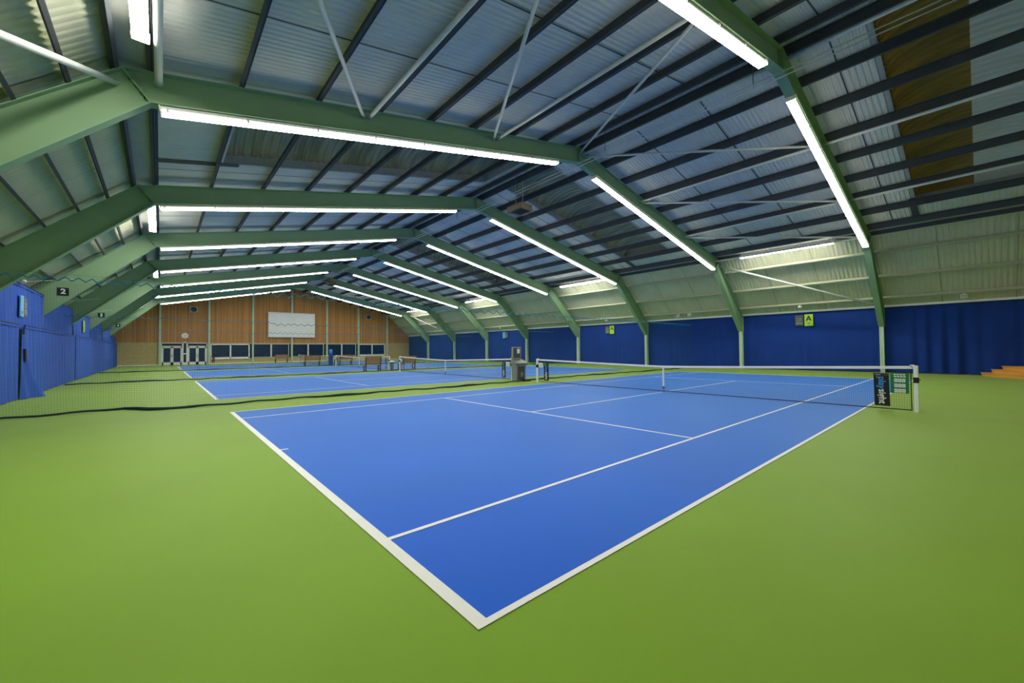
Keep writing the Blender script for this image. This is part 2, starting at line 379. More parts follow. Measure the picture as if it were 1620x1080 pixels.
# doors with glazed leaves
for di, (xa, xb) in enumerate(((-13.2, -11.24), (-10.84, DX1))):
    f = MB(); y0, y1 = YE - .06, YE + .1
    f.box(xa, xa + .08, y0, y1, 0, DZ); f.box(xb - .08, xb, y0, y1, 0, DZ); f.box(xa, xb, y0, y1, 2.2, 2.28); f.box(xa, xb, y0, y1, DZ - .08, DZ)
    o = f.build('door_%d' % (di + 1), M_PWHITE); tag(o, kind='structure')
    g = MB(); g.box(xa + .08, xb - .08, YE + .02, YE + .05, 2.28, DZ - .08); g.build('transom_panel', M_GLASS, o)
    xm = (xa + xb) / 2
    for s, (la, lb) in enumerate(((xa + .085, xm - .005), (xm + .005, xb - .085))):
        l = MB(); yy0, yy1 = YE - .03, YE + .03
        l.box(la, la + .13, yy0, yy1, .01, 2.19); l.box(lb - .13, lb, yy0, yy1, .01, 2.19); l.box(la, lb, yy0, yy1, .01, .34); l.box(la, lb, yy0, yy1, 2.02, 2.19)
        lo = l.build('door_leaf', M_PWHITE, o)
        g = MB(); g.box(la + .13, lb - .13, YE - .005, YE + .01, .34, 2.02); g.build('pane', M_GLASS, lo)
        hx = lb - .065 if s == 0 else la + .065
        h = MB(); h.tube([(hx, YE - .03, .95), (hx, YE - .09, .95), (hx, YE - .09, 1.3), (hx, YE - .03, 1.3)], .016, 8); h.build('handle', M_CASING, lo)
f = MB(); f.box(-11.24, -11.16, YE - .06, YE + .1, 0, 2.75); f.box(-10.92, -10.84, YE - .06, YE + .1, 0, 2.75); f.box(-11.16, -10.92, YE - .06, YE + .1, 0, .3)
f.box(-11.16, -10.92, YE - .06, YE + .1, 1.25, 1.4); f.box(-11.24, -10.84, YE - .06, YE + .1, 2.62, 2.75)
o = f.build('trim_2', M_PWHITE); tag(o, kind='structure')
g = MB(); g.box(-11.16, -10.92, YE + .02, YE + .04, .3, 2.62); g.build('pane', M_GLASS, o)

# ------------------------------------------------------------------ portal frames
FW, PW = .27, .19
frame_where = ['', 'whose wall post stands behind the net scoreboard', 'with the bright bolted knee at the top corner', 'dark one, second along, over the sky blue sign',
               'carrying the white number 2 board', 'dark one between the number 2 and 3 frames', 'carrying the white number 3 board', 'dark one between the number 3 and 4 frames', 'carrying the number 4 board by the boarded wall']
def portal(y, label):
    t = thing('portal_frame', (0, y, 0), label, 'steel frame', 'green steel portal frames')
    for sgn in (-1, 1):
        X = lambda x: sgn * x
        def web(name, poly, flanges):
            b = MB(); b.prism([(X(x), z) for x, z in poly], y - .007, y + .007)
            for (x0, z0), (x1, z1), nx, nz in flanges:
                b.bar((X(x0), y, z0), (X(x1), y, z1), FW, .022, up=(X(nx), 0, nz))
            return b.build(name, M_FRAME, t)
        web('rafter', [(0, RI), KI, KO, (0, RO)], [((0, RI), KI, .2, 1), ((0, RO), KO, .2, 1)])
        web('raked_leg', [KI, PT, (PTO[0], PT[1]), PTO, KO], [(KI, PT, 1, .98), (KO, PTO, 1, .91), (PTO, (PTO[0], PT[1]), 1, 0)])
        b = MB()
        b.box(min(X(PT[0]), X(PT[0] + .02)), max(X(PT[0]), X(PT[0] + .02)), y - PW / 2, y + PW / 2, 0, PT[1]); b.box(min(X(PTO[0] - .02), X(PTO[0])), max(X(PTO[0] - .02), X(PTO[0])), y - PW / 2, y + PW / 2, 0, PT[1])
        b.box(min(X(PT[0]), X(PTO[0])), max(X(PT[0]), X(PTO[0])), y - .007, y + .007, 0, PT[1]); b.box(min(X(PT[0]), X(PTO[0])), max(X(PT[0]), X(PTO[0])), y - PW / 2, y + PW / 2, PT[1] - .02, PT[1])
        b.build('wall_post', M_POST, t)
        b = MB(); b.bar((X(KI[0]), y, KI[1]), (X(KO[0]), y, KO[1]), FW * .95, .03, up=(X(1), 0, -.7)); kp = b.build('knee_plate', M_FRAME, t)
        b = MB()
        d = Vector((X(KO[0] - KI[0]), 0, KO[1] - KI[1])).normalized(); n = Vector((d.z, 0, -d.x)) * (.04)
        for q in (.12, .22, .36, .5):
            for s in (-1, 1):
                c = Vector((X(KI[0]), y - .08, KI[1])) + d * q * .95
                b.bar(c - n * .9, c + n * .9, .035, .035, up=(0, 1, 0))
        b.build('bolt_row', M_FRAME, kp)
    b = MB(); b.box(-.02, .02, y - FW / 2, y + FW / 2, RI, RO); b.build('ridge_plate', M_FRAME, t)
for k in range(1, 9): portal(FY[k], 'green steel portal frame ' + frame_where[k])

# ------------------------------------------------------------------ strip lights
def strip(p, q, n, label, group, up=(0, 0, 1), eave_mat=None):
    p, q = Vector(p), Vector(q); d = (q - p).normalized(); mid = (p + q) / 2
    t = thing('strip_light', mid, label, 'strip light', group)
    u = Vector(up); r = d.cross(u).normalized(); u = r.cross(d)
    b = MB(); b.bar(p + u * .075, q + u * .075, .2, .07, up=u); b.bar(p + u * .12, q + u * .12, .08, .03, up=u)
    for e, s in ((p, -1), (q, 1)): b.bar(e + u * .05 + d * s * .0, e + u * .05 + d * s * .03, .24, .14, up=u)
    b.build('housing', M_HOUS, t)
    b = MB(); b.bar(p + u * .005, q + u * .005, .22, .06, up=u); _x = eave_mat if eave_mat else M_GLOWS
    b.mi = [0 if i == 2 else 1 for i in range(6)]
    b.build('diffuser', [M_GLOWB if eave_mat else M_GLOW, _x], t)
    for i in range(n + 1):
        hh = 0; c = p + (q - p) * (i / n) if 0 < i < n else (p + d * .1 if i == 0 else q - d * .1)
        b = MB(); b.bar(c + u * .04 - d * .02, c + u * .04 + d * .02, .25, .12, up=u); b.bar(c + u * (.1 if not eave_mat else .2) - d * .015, c + u * (.1 if not eave_mat else .2) + d * .015, .03, .2 if not eave_mat else .3, up=u)
        b.build('bracket', M_HOUS, t)
where = ['', 'above the net scoreboard', 'from the bolted bright knee', 'on the second full frame', 'on the number 2 frame', 'between the number 2 and 3 frames', 'on the number 3 frame', 'between the number 3 and 4 frames', 'on the number 4 frame']
DZL = .15
for k in range(1, 9):
    y = FY[k]
    for sgn, side in ((-1, 'royal blue curtain side'), (1, 'navy curtain side')):
        xa, xb = (-13.25, -1.3) if sgn < 0 else (1.1, 13.25)
        strip((xa, y, zi(xa) - DZL), (xb, y, zi(xb) - DZL), 8, 'long strip light %s, %s' % (where[k], side), 'long strip lights under the roof frames')
for k in (1, 3, 5, 7):
    for sgn, side in ((-1, 'royal blue side'), (1, 'navy side')):
        y0 = FY[k] + 1.35
        nm = {1: 'between the first two frames', 3: 'just before the number 2 frame', 5: 'just before the number 3 frame', 7: 'just before the number 4 frame'}[k]
        strip((sgn * 13.53, y0, 7.04), (sgn * 13.53, y0 + 4.65, 7.04), 3, 'short eave strip light %s, %s' % (nm, side), 'short strip lights along the eaves', eave_mat=M_GLOWE)

# ------------------------------------------------------------------ roof bracing
NX = [-13.3, -8.95, -4.42, .2, 4.75, 9.3, 13.45]
def nz(x): return zo(x) - .2
def tube(p, q, r, label):
    t = thing('bracing_tube', p, label, 'bracing tube', 'white roof bracing tubes')
    b = MB(); b.tube([p, q], r, 12); b.build('tube', M_TUBE, t, smooth=True)
    d = (Vector(q) - Vector(p)).normalized()
    for e, s in ((p, 1), (q, -1)):
        b = MB(); b.bar(Vector(e) - d * s * .03, Vector(e) + d * s * .09, r * 2.4, .016); b.build('end_plate', M_TUBE, t)
nodes = ['eave tube on the royal blue side', 'second from the royal blue side eave', 'third from the royal blue side eave', 'along the ridge',
         'third from the navy side eave', 'second from the navy side eave', 'eave tube on the navy side']
for (fa, fb, bay) in ((1, 2, 'over the first court'), (7, 8, 'next to the end wall')):
    ya, yb = FY[fa] + .06, FY[fb] - .06
    for i, x in enumerate(NX):
        tube((x, ya, nz(x)), (x, yb, nz(x)), .065 if i in (0,) else .05, 'white tube %s, %s' % (bay, nodes[i]))
    for i, (j0, j1) in enumerate(((1, 0), (2, 1), (3, 2), (3, 4), (4, 5), (5, 6))):
        xa, xb = NX[j0] + (.14 if j1 > j0 else -.14), NX[j1]
        tube((xa, yb, nz(xa)), (xb, ya, nz(xb)), .045, 'sloping white brace %s, %s' % (bay, ['nearest the eave, royal blue side', 'middle one, royal blue side', 'from the ridge, royal blue side', 'from the ridge, navy side', 'middle one, navy side', 'nearest the eave, navy side'][i]))
    for sgn, sd in ((-1, 'royal blue'), (1, 'navy')):
        xa, xb = sgn * (13.93 if sgn < 0 else 14.1), sgn * 16.9
        tube((xa, yb, zi(13.4) + .22 if sgn < 0 else 6.85), (sgn * 16.55, ya, 3.8), .06, 'white brace across the raked wall, %s side, %s' % (sd, bay))
for i in (3, 4, 5):
    x = NX[i]; tube((x, YF + .05, nz(x)), (x, FY[1] - .06, nz(x)), .05, 'white tube past the brown rooflight, %s' % nodes[i])

# twin rods under the ridge
for dx, z, w in ((0, 9.16, 'lower'), (-.05, 9.27, 'upper')):
    t = thing('suspended_rod', (-.2 + dx, 0, z), '%s of two thin pale rods slung under the ridge' % w, 'rod', 'thin rods under the ridge')
    b = MB(); b.tube([(-.2 + dx, YF + .1, z), (-.2 + dx, 46.8, z)], .017, 8); b.build('rod', M_TUBE, t, smooth=True)
    for y in arange(-3, 45, 5.5):
        b = MB(); b.tube([(-.2 + dx, y, z), (-.2 + dx, y, 10.18)], .007, 6); b.build('hanger', M_CASING, t)

# heater boxes hung under the ridge
for (x, y, z, lb) in ((.42, 13.5, 8.55, 'brown box unit hung under the ridge behind the first full frame'), (1.0, 46.2, 8.9, 'small brown box unit hung under the ridge near the end wall')):
    t = thing('hanging_heater', (x, y, z), lb, 'heater', 'box units hung under the ridge')
    b = MB(); b.bbox(x - .42, x + .42, y - .55, y + .55, z, z + .3, .05); b.build('casing', M_BOX, t)
    b = MB(); b.box(x - .3, x + .3, y - .42, y + .3, z - .03, z + .005)
    for i in range(6): b.box(x - .3, x + .3, y - .38 + i * .12, y - .36 + i * .12, z - .045, z - .02)
    b.build('grille', M_BLACK, t)
    b = MB(); b.bbox(x - .16, x + .2, y + .05, y + .5, z + .29, z + .46, .04); b.build('fan_housing', M_BOX, t)
    for dx, dy in ((-.05, -.3), (.05, .35)):
        b = MB(); b.tube([(x + dx, y + dy, z + .28), (x + dx, y + dy, zo(x + dx) + .05)], .014, 6); b.build('drop_rod', M_TUBE, t)

# ------------------------------------------------------------------ curtains
def curtain(name, x, y0, y1, z0, z1, m, label, group, amp=.03, per=.42, seed=0, pole=True, sag=0, face=1):
    rnd = random.Random(seed); t = thing(name, (x, (y0 + y1) / 2, z0), label, 'curtain', group)
    ph = [rnd.uniform(0, 6.28) for _ in range(4)]
    fn = lambda y, z: amp * (math.sin(y * 2 * PI / per + ph[0] + .8 * math.sin(y * 1.1 + ph[1])) * (.55 + .45 * math.sin(y * 2.3 / per * .4 + ph[2])) + .4 * math.sin(y * 2 * PI / per * .37 + ph[3] + .35 * z))
    zs = arange(z0, z1, .5); b = MB()
    b.sheet(arange(y0, y1, per / 9), zs, lambda y, z: (x + fn(y, z) * (.5 + .5 * (z1 - z) / (z1 - z0)), y, z - (sag * math.sin(PI * (y - y0) / (y1 - y0)) ** 2 if z > z1 - .01 else 0)))
    b.build('fabric', m, t, smooth=True)
    b = MB(); b.box(x - .025, x + .025, y0, y1, z1 - .07, z1 + .005); b.build('top_hem', m, t)
    if pole:
        b = MB(); b.tube([(x, y0, z1 + .03), (x, y1, z1 + .03)], .022, 8); b.build('rail_shade_line', M_RAILD, t)  # on the lower curtains this dark rail stands in for a shadow line
    return t
rb = [(YF + .05, FY[1] - .02)] + [(FY[i], FY[i + 1] - .02) for i in range(1, 8)] + [(FY[8], YE - .1)]
rw = ['deeply folded navy curtain behind the wooden steps', 'navy curtain carrying the larger lime letter A sign', 'navy curtain between the two lime letter A signs', 'navy curtain carrying the smaller lime letter A sign',
      'plain navy curtain between the small lime sign and the sky blue sign', 'navy curtain carrying the sky blue sign', 'navy curtain just past the sky blue sign toward the end wall',
      'navy curtain in the second bay from the end wall', 'navy curtain meeting the brick end wall']
for i, (a, c) in enumerate(rb):
    curtain('wall_curtain', 17.86, a, c, .05, 3.68, M_CURT, rw[i], 'navy curtains along the long wall', amp=.1 if i == 0 else .024, per=.58 if i == 0 else .5, seed=i)
lb = [(8.0, 16.8), (16.8, 19.72), (20.35, 24.5), (24.5, 31.9), (31.9, 39.4), (39.4, 47), (47, 54.5), (54.5, YE - .1)]
lw = ['royal blue lower curtain before the seam nearest the loose flap', 'royal blue lower curtain just before the loose flap, under the sky blue sign', 'royal blue lower curtain just past the loose flap', 'royal blue lower curtain in the bay past the number 2 board',
      'royal blue lower curtain under the narrow lime sign', 'royal blue lower curtain in the bay past the number 3 board', 'royal blue lower curtain in the bay before the number 4 board', 'royal blue lower curtain touching the brick end wall']
for i, (a, c) in enumerate(lb):
    curtain('wall_curtain', -16.8 - .02 * (i % 2), a, c, .02, 2.52, M_CURTL, lw[i], 'royal blue lower curtains', amp=.024, per=.75, seed=20 + i)
# loose flap pulled out at its foot
t = thing('curtain_flap', (-16.7, 20.0, 0), 'loose royal blue curtain flap flaring out over the floor', 'curtain')
b = MB()
def flap(u, v):
    z = 2.2 * v + .015; w = .55 + .48 * (1 - v) ** 1.5
    y = 19.65 + u * w; x = -16.77 + (.42 * u * (1 - v) ** 2) + .06 * math.sin(u * 9 + v) * (1 - .5 * v)
    return (x, y, z)
b.sheet(arange(0, 1, .05), arange(0, 1, .07), flap); b.build('fabric', M_CURTL, t, smooth=True)
b = MB(); b.box(-16.76, -16.7, 19.95, 20.12, 1.28, 1.72); b.build('strap_patch', M_BLACK, t)
ub = [(2, None)] + []
uw = {3: 'royal blue upper curtain with the sky blue sign, between the frames before number 2', 4: 'royal blue upper curtain in the bay past the number 2 board', 5: 'royal blue upper curtain with the narrow lime sign',
      6: 'royal blue upper curtain in the bay past the number 3 board', 7: 'royal blue upper curtain in the bay before the number 4 board', 8: 'royal blue upper curtain closing the corner by the end wall'}
for k in range(3, 9):
    a, c = FY[k] + .16, (FY[k + 1] - .16 if k < 8 else YE - .1)
    curtain('upper_curtain', -16.93, a, c, 2.42, 3.98 if k < 8 else 3.2, M_CURTL, uw[k], 'royal blue upper curtains between frames', amp=.04, per=.8, seed=40 + k)
for k in range(3, 8):
    t = thing('curtain_pulley', (-16.8, FY[k] + 2.2, 4.05), 'small cream pulley at the top of the upper curtain %s' % ['with the sky blue sign', 'past number 2', 'with the narrow lime sign', 'past number 3', 'before number 4'][k - 3], 'pulley', 'pulleys on the upper curtains')
    b = MB(); y = FY[k] + 3.2
    b.tube([(-16.8, y, 4.03), (-16.8, y + .16, 4.08)], .06, 10); b.build('wheel', M_HOUS, t)
    b = MB(); b.tube([(-16.78, y + .1, 4.06), (-15.6, y + .6, 4.35)], .008, 6); b.build('cord', M_TUBE, t)

# ------------------------------------------------------------------ nets
def ribbon(b, p, q, r):
    p, q = Vector(p), Vector(q); d = (q - p).normalized(); a = d.cross(Vector((0, 1, .3)) if abs(d.y) < .9 else Vector((1, 0, .3))).normalized(); c = a.cross(d)
    ring = [a * r, (-.5 * a + .866 * c) * r, (-.5 * a - .866 * c) * r]
    b.add([p + w for w in ring] + [q + w for w in ring], [(0, 1, 4, 3), (1, 2, 5, 4), (2, 0, 3, 5)])
net_words = ['tennis net in front, with the green scoreboard hung beside its post', 'tennis net just behind the grey kiosk', 'tennis net between the bench pairs and the water cooler', 'farthest tennis net in front of the end wall windows']
for k in range(4):
    y0 = PITCH * k; A, B = y0 - .914, y0 + 11.884
    t = thing('tennis_net', (0, y0 + 5.485, 0), net_words[k], 'tennis net', 'tennis nets')
    ztop = lambda y: .914 + .156 * min(1, abs(y - y0 - 5.485) / 6.4) ** 1.15
    st = .045 if k == 0 else (.06 if k == 1 else .09)
    rr = .0013 if k == 0 else .0018
    b = MB()
    ys = arange(A + .08, B - .08, st)
    for y in ys: ribbon(b, (0, y, .03), (0, y, ztop(y) - .02), rr)
    for z in arange(.06, .88, st):
        seg = arange(A + .08, B - .08, 1.2)
        for u, v in zip(seg, seg[1:]): ribbon(b, (0, u, z * ztop(u) / .95), (0, v, z * ztop(v) / .95), rr)
    b.build('net_mesh', M_NET, t)
    b = MB(); b.sheet(arange(A + .05, B - .05, .4), [0, 1, 2, 3, 4], lambda y, v: ((-.012, -.012, 0, .012, .012)[v], y, ztop(y) - (.062, .002, -.004, .002, .062)[v])); b.build('headband', M_WHITE, t)
    b = MB(); b.tube([(0, A + .08, .035), (0, B - .08, .035)], .012, 6); b.build('bottom_cord', M_NET, t)
    for y in (A + .09, B - .09):
        b = MB(); b.tube([(0, y, .02), (0, y, 1.02)], .009, 6); b.build('side_cord', M_NET, t)
    b = MB(); yc = y0 + 5.485; b.box(-.014, .014, yc - .028, yc + .028, .2, .916); b.build('centre_strap', M_WHITE, t)
    b = MB(); b.box(-.016, .016, yc - .03, yc + .03, .11, .2); b.box(-.02, .02, yc - .05, yc + .05, 0, .02); b.tube([(0, yc, .02), (0, yc, .12)], .008, 6); b.build('strap_anchor', M_CASING, t)
    for y, s in ((A, -1), (B, 1)):
        b = MB(); b.bbox(-.042, .042, y - .042, y + .042, 0, 1.085, .012); po = b.build('post', M_PWHITE, t)
        b = MB(); b.bbox(-.052, .052, y - .05, y + .05, .68, .81, .01); b.tube([(0, y + s * .05, .745), (0, y + s * .075, .745)], .012, 8); b.build('winder', M_BLACK, po)
        b = MB(); b.bbox(-.012, .012, y - s * .06 - .04, y - s * .06 + .04, 1.05, 1.1, .004); b.build('rope_guide', M_PWHITE, po)

# banners, notice cards and the scoreboard hung on the nets
def on_net(y): return -.03
bw = {(0, 0): 'beside the green scoreboard', (0, 1): 'on the front net, kiosk end', (1, 0): 'on the second net, kiosk end', (1, 1): 'on the second net, litter bin end', (2, 0): 'on the third net, litter bin end', (2, 1): 'on the third net, water cooler end'}
for (k, e), wd in bw.items():
    y0 = PITCH * k; ya = y0 - .155 if e == 0 else y0 + 11.42; yb = ya - .285 if e == 0 else ya - .3
    t = thing('sponsor_banner', (-.02, (ya + yb) / 2, .1), 'black banner with blue and white lettering ' + wd, 'banner', 'black banners hung on the tennis nets')
    b = MB(); zt, zb = .885, .095; tw = .012
    b.add([(-.03, ya, zt), (-.03, yb, zt), (-.035, yb - tw, zb), (-.035, ya - tw, zb), (-.024, ya, zt), (-.024, yb, zt), (-.029, yb - tw, zb), (-.029, ya - tw, zb)],
          [(0, 1, 2, 3), (7, 6, 5, 4), (0, 4, 5, 1), (3, 2, 6, 7), (0, 3, 7, 4), (1, 5, 6, 2)]); b.build('panel', M_BLACK, t)
    yc = (ya + yb) / 2 - .01
    lettering('play', .19, (0, 0, -1), (0, -1, 0), (-.036, yc, .655), M_TEXTB, t, bold=.004)
    lettering('sight', .19, (0, 0, -1), (0, -1, 0), (-.037, yc, .32), M_WHITE, t, bold=.004)
    lettering('SMART', .035, (0, -1, 0), (0, 0, 1), (-.034, yc + .065, .845), M_WHITE, t)
    lettering('COURT', .035, (0, -1, 0), (0, 0, 1), (-.034, yc - .07, .845), mat('gold print', (140, 120, 50)), t)
t = thing('scoreboard', (-.03, -.625, .4), 'green scoreboard with white number cards hung on the net', 'scoreboard')
b = MB(); b.box(-.034, -.026, -.79, -.465, .5, .9); b.box(-.034, -.026, -.53, -.465, .42, .5); b.box(-.034, -.026, -.79, -.725, .42, .5); b.box(-.034, -.026, -.725, -.53, .43, .5); b.build('panel', M_GREENB, t)
for r in range(3):
    z = .683 - r * .122
    for c in range(3):
        b = MB(); y = -.535 - c * .068; b.box(-.04, -.034, y - .06, y, z, z + .085); cd = b.build('number_card', M_WHITE, t)
        for dy in (.016, .034):
            bb = MB(); bb.box(-.042, -.04, y - dy - .006, y - dy, z + .022, z + .066); bb.build('number_mark', M_CASING, cd)
for i in range(4):
    b = MB(); y = -.525 - i * .055; b.box(-.037, -.034, y - .042, y, .85, .88); b.box(-.037, -.034, y - .05, y - .005, .8, .83); b.build('header_mark', M_WHITE, t)
for (y, wd) in ((11.63, 'by the kiosk end of the front net'), (PITCH - .62, 'by the kiosk end of the second net'), (PITCH + 11.62, 'at the second net litter bin end')):
    t = thing('notice_card', (-.03, y, .7), 'small white card on the net band ' + wd, 'card', 'white cards on the nets')
    b = MB(); b.box(-.03, -.024, y - .13, y + .13, .69, .9); b.build('card', M_WHITE, t)
    b = MB(); b.box(-.032, -.03, y - .08, y + .07, .78, .8); b.box(-.032, -.03, y - .08, y + .03, .74, .755); b.build('print', M_GREYS, t)

# dividing nets between the courts
dw = ['tall teal dividing net between the first and second courts, zigzag top rope nearest', 'middle tall teal dividing net, crossing behind the benches', 'tall teal dividing net farthest away, just past the water cooler']
for i, yn in enumerate((12.7, 27.3, 42.0)):
    rnd = random.Random(60 + i)
    t = thing('dividing_net', (0, yn, 0), dw[i], 'dividing net', 'teal dividing nets between courts')
    X0, X1 = -16.7, 17.3
    yy = lambda x: yn + .22 * math.sin(x * .33 + i) + .12 * math.sin(x * .9 + 2 * i)      # slack at the foot
    foot = lambda x: yn + (.0 if x > -13.4 else .9 * min(1, (-13.4 - x) / .5)) * (1 if i == 0 else .3) + .18 * math.sin(x * .41 + i) + .07 * math.sin(x * 1.7)
    zig = []
    x = X0; up = True
    while x < X1:
        g = max(0, min(1, (x - X0) / 14))
        st_ = .1 + .13 * g if x < 3 else .13
        am = .09 + .07 * g if x < 3 else .1
        zig.append((x, yn, 3.40 - (.1 if x > -8 else 0) - (0 if up else am + rnd.uniform(-.02, .03)))); up = not up; x += st_ + rnd.uniform(-.012, .015)
    b = MB(); b.tube(zig, .017, 5); b.build('top_rope', M_ROPE, t)
    b = MB(); b.tube([(X0, yn, 3.47), (-6, yn, 3.42), (4, yn, 3.42), (X1, yn, 3.5)], .003, 5); b.build('support_wire', M_CASING, t)
    b = MB(); st = (.05, .07, .1)[i]; r = (.0012, .0018, .0028)[i]
    topz = lambda x: 3.29
    for x in arange(X0, X1, st): ribbon(b, (x, yn, topz(x)), (x, foot(x), .03), r)
    for z in arange(.1, 3.25, st):
        seg = arange(X0, X1, .8); w = z / 3.29
        for u, v in zip(seg, seg[1:]): ribbon(b, (u, yn * w + foot(u) * (1 - w), z), (v, yn * w + foot(v) * (1 - w), z), r)
    b.build('net_mesh', M_DIV, t)
    xs = arange(X0, X1, .25)
    b = MB(); b.tube([(x, foot(x), .035 + .012 * math.sin(x * 5)) for x in xs], [.028 + .018 * max(0, math.sin(x * 1.3 + i)) for x in xs], 6); b.build('bottom_hem', M_HEM, t)

# ------------------------------------------------------------------ court furniture
# score kiosk
kx, ky = -.49, 12.98
t = thing('score_kiosk', (kx + .28, ky, 0), 'grey steel kiosk with raised screen panel standing between the first two nets', 'kiosk')
b = MB(); b.add([(kx, ky - .17, 0), (kx + .56, ky - .17, 0), (kx + .56, ky + .18, 0), (kx, ky + .18, 0), (kx - .03, ky - .2, .86), (kx + .6, ky - .2, .86), (kx + .6, ky + .18, .86), (kx - .03, ky + .18, .86)],
        [(3, 2, 1, 0), (0, 1, 5, 4), (1, 2, 6, 5), (2, 3, 7, 6), (3, 0, 4, 7), (4, 5, 6, 7)]); b.build('body', M_KIOSK, t)
b = MB(); b.add([(kx - .05, ky - .3, .88), (kx + .66, ky - .3, .88), (kx + .62, ky + .18, 1.06), (kx - .05, ky + .18, 1.06), (kx - .05, ky - .3, .84), (kx + .66, ky - .3, .84), (kx + .62, ky + .18, .84), (kx - .05, ky + .18, .84)],
        [(0, 1, 2, 3), (7, 6, 5, 4), (0, 4, 5, 1), (1, 5, 6, 2), (2, 6, 7, 3), (3, 7, 4, 0)]); b.build('console', M_KIOSK, t)
b = MB(); b.add([(kx - .05, ky + .06, 1.04), (kx + .5, ky + .06, 1.04), (kx + .56, ky + .13, 1.66), (kx + .02, ky + .13, 1.66), (kx - .05, ky + .16, 1.04), (kx + .5, ky + .16, 1.04), (kx + .56, ky + .2, 1.66), (kx + .02, ky + .2, 1.66)],
        [(0, 1, 2, 3), (7, 6, 5, 4), (0, 4, 5, 1), (1, 5, 6, 2), (2, 6, 7, 3), (3, 7, 4, 0)]); sc = b.build('screen_panel', M_KIOSK, t)
b = MB(); b.add([(kx + .02, ky + .052, 1.12), (kx + .45, ky + .052, 1.12), (kx + .5, ky + .114, 1.6), (kx + .07, ky + .114, 1.6)], [(0, 1, 2, 3)]); b.build('screen', M_KDARK, sc)
b = MB(); b.add([(kx + .26, ky + .075, 1.34), (kx + .42, ky + .075, 1.34), (kx + .44, ky + .1, 1.56), (kx + .28, ky + .1, 1.56)], [(0, 1, 2, 3)]); b.build('paper_notice', M_WHITE, sc)
b = MB(); b.box(kx + .06, kx + .5, ky - .195, ky - .185, .08, .78); b.build('front_panel', M_KDARK, t)
b = MB(); b.box(kx + .24, kx + .4, ky - .205, ky - .195, .22, .44); b.build('vent', M_BIN, t)
b = MB(); b.bbox(kx + .22, kx + .66, ky - .5, ky - .22, 0, .1, .03); o = b.build('foot_shadow_block', M_BLACK, None); tag(o, 'small black block standing for the shadow at the foot of the grey kiosk', 'shadow block')  # black block stands in for the shadow at the kiosk's foot

# benches: backrest toward the camera
def bench(x0, x1, y, label):
    t = thing('bench', ((x0 + x1) / 2, y, 0), label, 'bench', 'timber benches between the courts')
    for i, z in enumerate((.62, .75, .88, 1.01)):
        b = MB(); b.bar((x0 + .02, y - .02 - .02 * i, z), (x1 - .02, y - .02 - .02 * i, z), .025, .115, up=(0, -.15, 1)); b.build('back_slat', M_WOOD, t)
    for i in range(4):
        b = MB(); b.box(x0 + .02, x1 - .02, y + .03 + i * .1, y + .12 + i * .1, .44, .465); b.build('seat_slat', M_WOOD, t)
    for x in (x0 + .12, x1 - .12):
        for yy in (y - .01, y + .4):
            b = MB(); b.box(x - .03, x + .03, yy - .03, yy + .03, 0, .44 if yy > y + .1 else .56); b.build('leg', M_DARKM, t)
        b = MB(); b.bar((x, y - .01, .44), (x, y - .09, 1.05), .05, .04, up=(1, 0, 0)); b.build('back_post', M_DARKM, t)
        b = MB(); b.box(x - .025, x + .025, y - .01, y + .42, .1, .15); b.box(x - .025, x + .025, y - .01, y + .42, .4, .44); b.build('side_rail', M_DARKM, t)
bench(-2.25, -.95, 27.55, 'timber bench just before the second net post, left of the grey bin')
bench(.62, 2.05, 28.0, 'timber bench behind the start of the second net, right of the grey bin')
bench(-2.35, -.75, 43.6, 'timber bench seen through the third net, left of the blue water cooler')
bench(.95, 2.4, 43.3, 'timber bench seen through the third net, right of the blue water cooler')
bench(-2.0, -.4, 59.6, 'far timber bench against the wall under the windows')

def bin_(x, y, label):
    t = thing('litter_bin', (x, y, 0), label, 'bin', 'grey litter bins')
    b = MB(); b.lathe([(.13, 0), (.14, .02), (.17, .62), (.17, .64)], x, y, 20); b.build('body', M_BIN, t, smooth=False)
    b = MB(); b.lathe([(.185, .62), (.19, .64), (.19, .69), (.13, .73), (.05, .745)], x, y, 20); b.build('lid', M_PWHITE, t)
    b = MB(); b.lathe([(.172, .55), (.178, .56), (.178, .62), (.172, .63)], x, y, 20); b.build('rim_band', M_BLACK, t)
bin_(.02, 28.0, 'grey green litter bin between the two nets by the benches'); bin_(.78, 43.9, 'grey litter bin beside the far bench past the water cooler')
t = thing('water_cooler', (-.02, 42.8, 0), 'blue water cooler with pale blue bottle on top', 'water cooler')
x, y = -.02, 42.8
b = MB(); b.bbox(x - .19, x + .19, y - .18, y + .18, 0, 1.22, .03); b.build('cabinet', M_COOL, t)
b = MB(); b.lathe([(.07, 1.2), (.08, 1.26), (.165, 1.34), (.17, 1.5), (.165, 1.62), (.12, 1.68), (.02, 1.7)], x, y, 20); b.build('bottle', M_BOTT, t, smooth=True)
b = MB(); b.box(x - .09, x + .09, y - .24, y - .17, .82, .9); b.box(x - .12, x + .12, y - .23, y - .17, .6, .63); b.build('tap', M_BLACK, t)

# curved wooden steps by the navy curtain
t = thing('wooden_steps', (17.2, -4.5, 0), 'curved orange timber steps in front of the folded navy curtain', 'steps')
for i, (r, z0, z1) in enumerate(((2.55, 0, .165), (2.2, .165, .33), (1.85, .33, .5))):
    b = MB(); cx, cy = 17.72, -4.5
    b.lathe([(r - .03, z0), (r - .03, z1 - .05), (r, z1 - .045), (r, z1)], cx, cy, 28, PI / 2, 3 * PI / 2); b.build('tread', M_STEP, t)

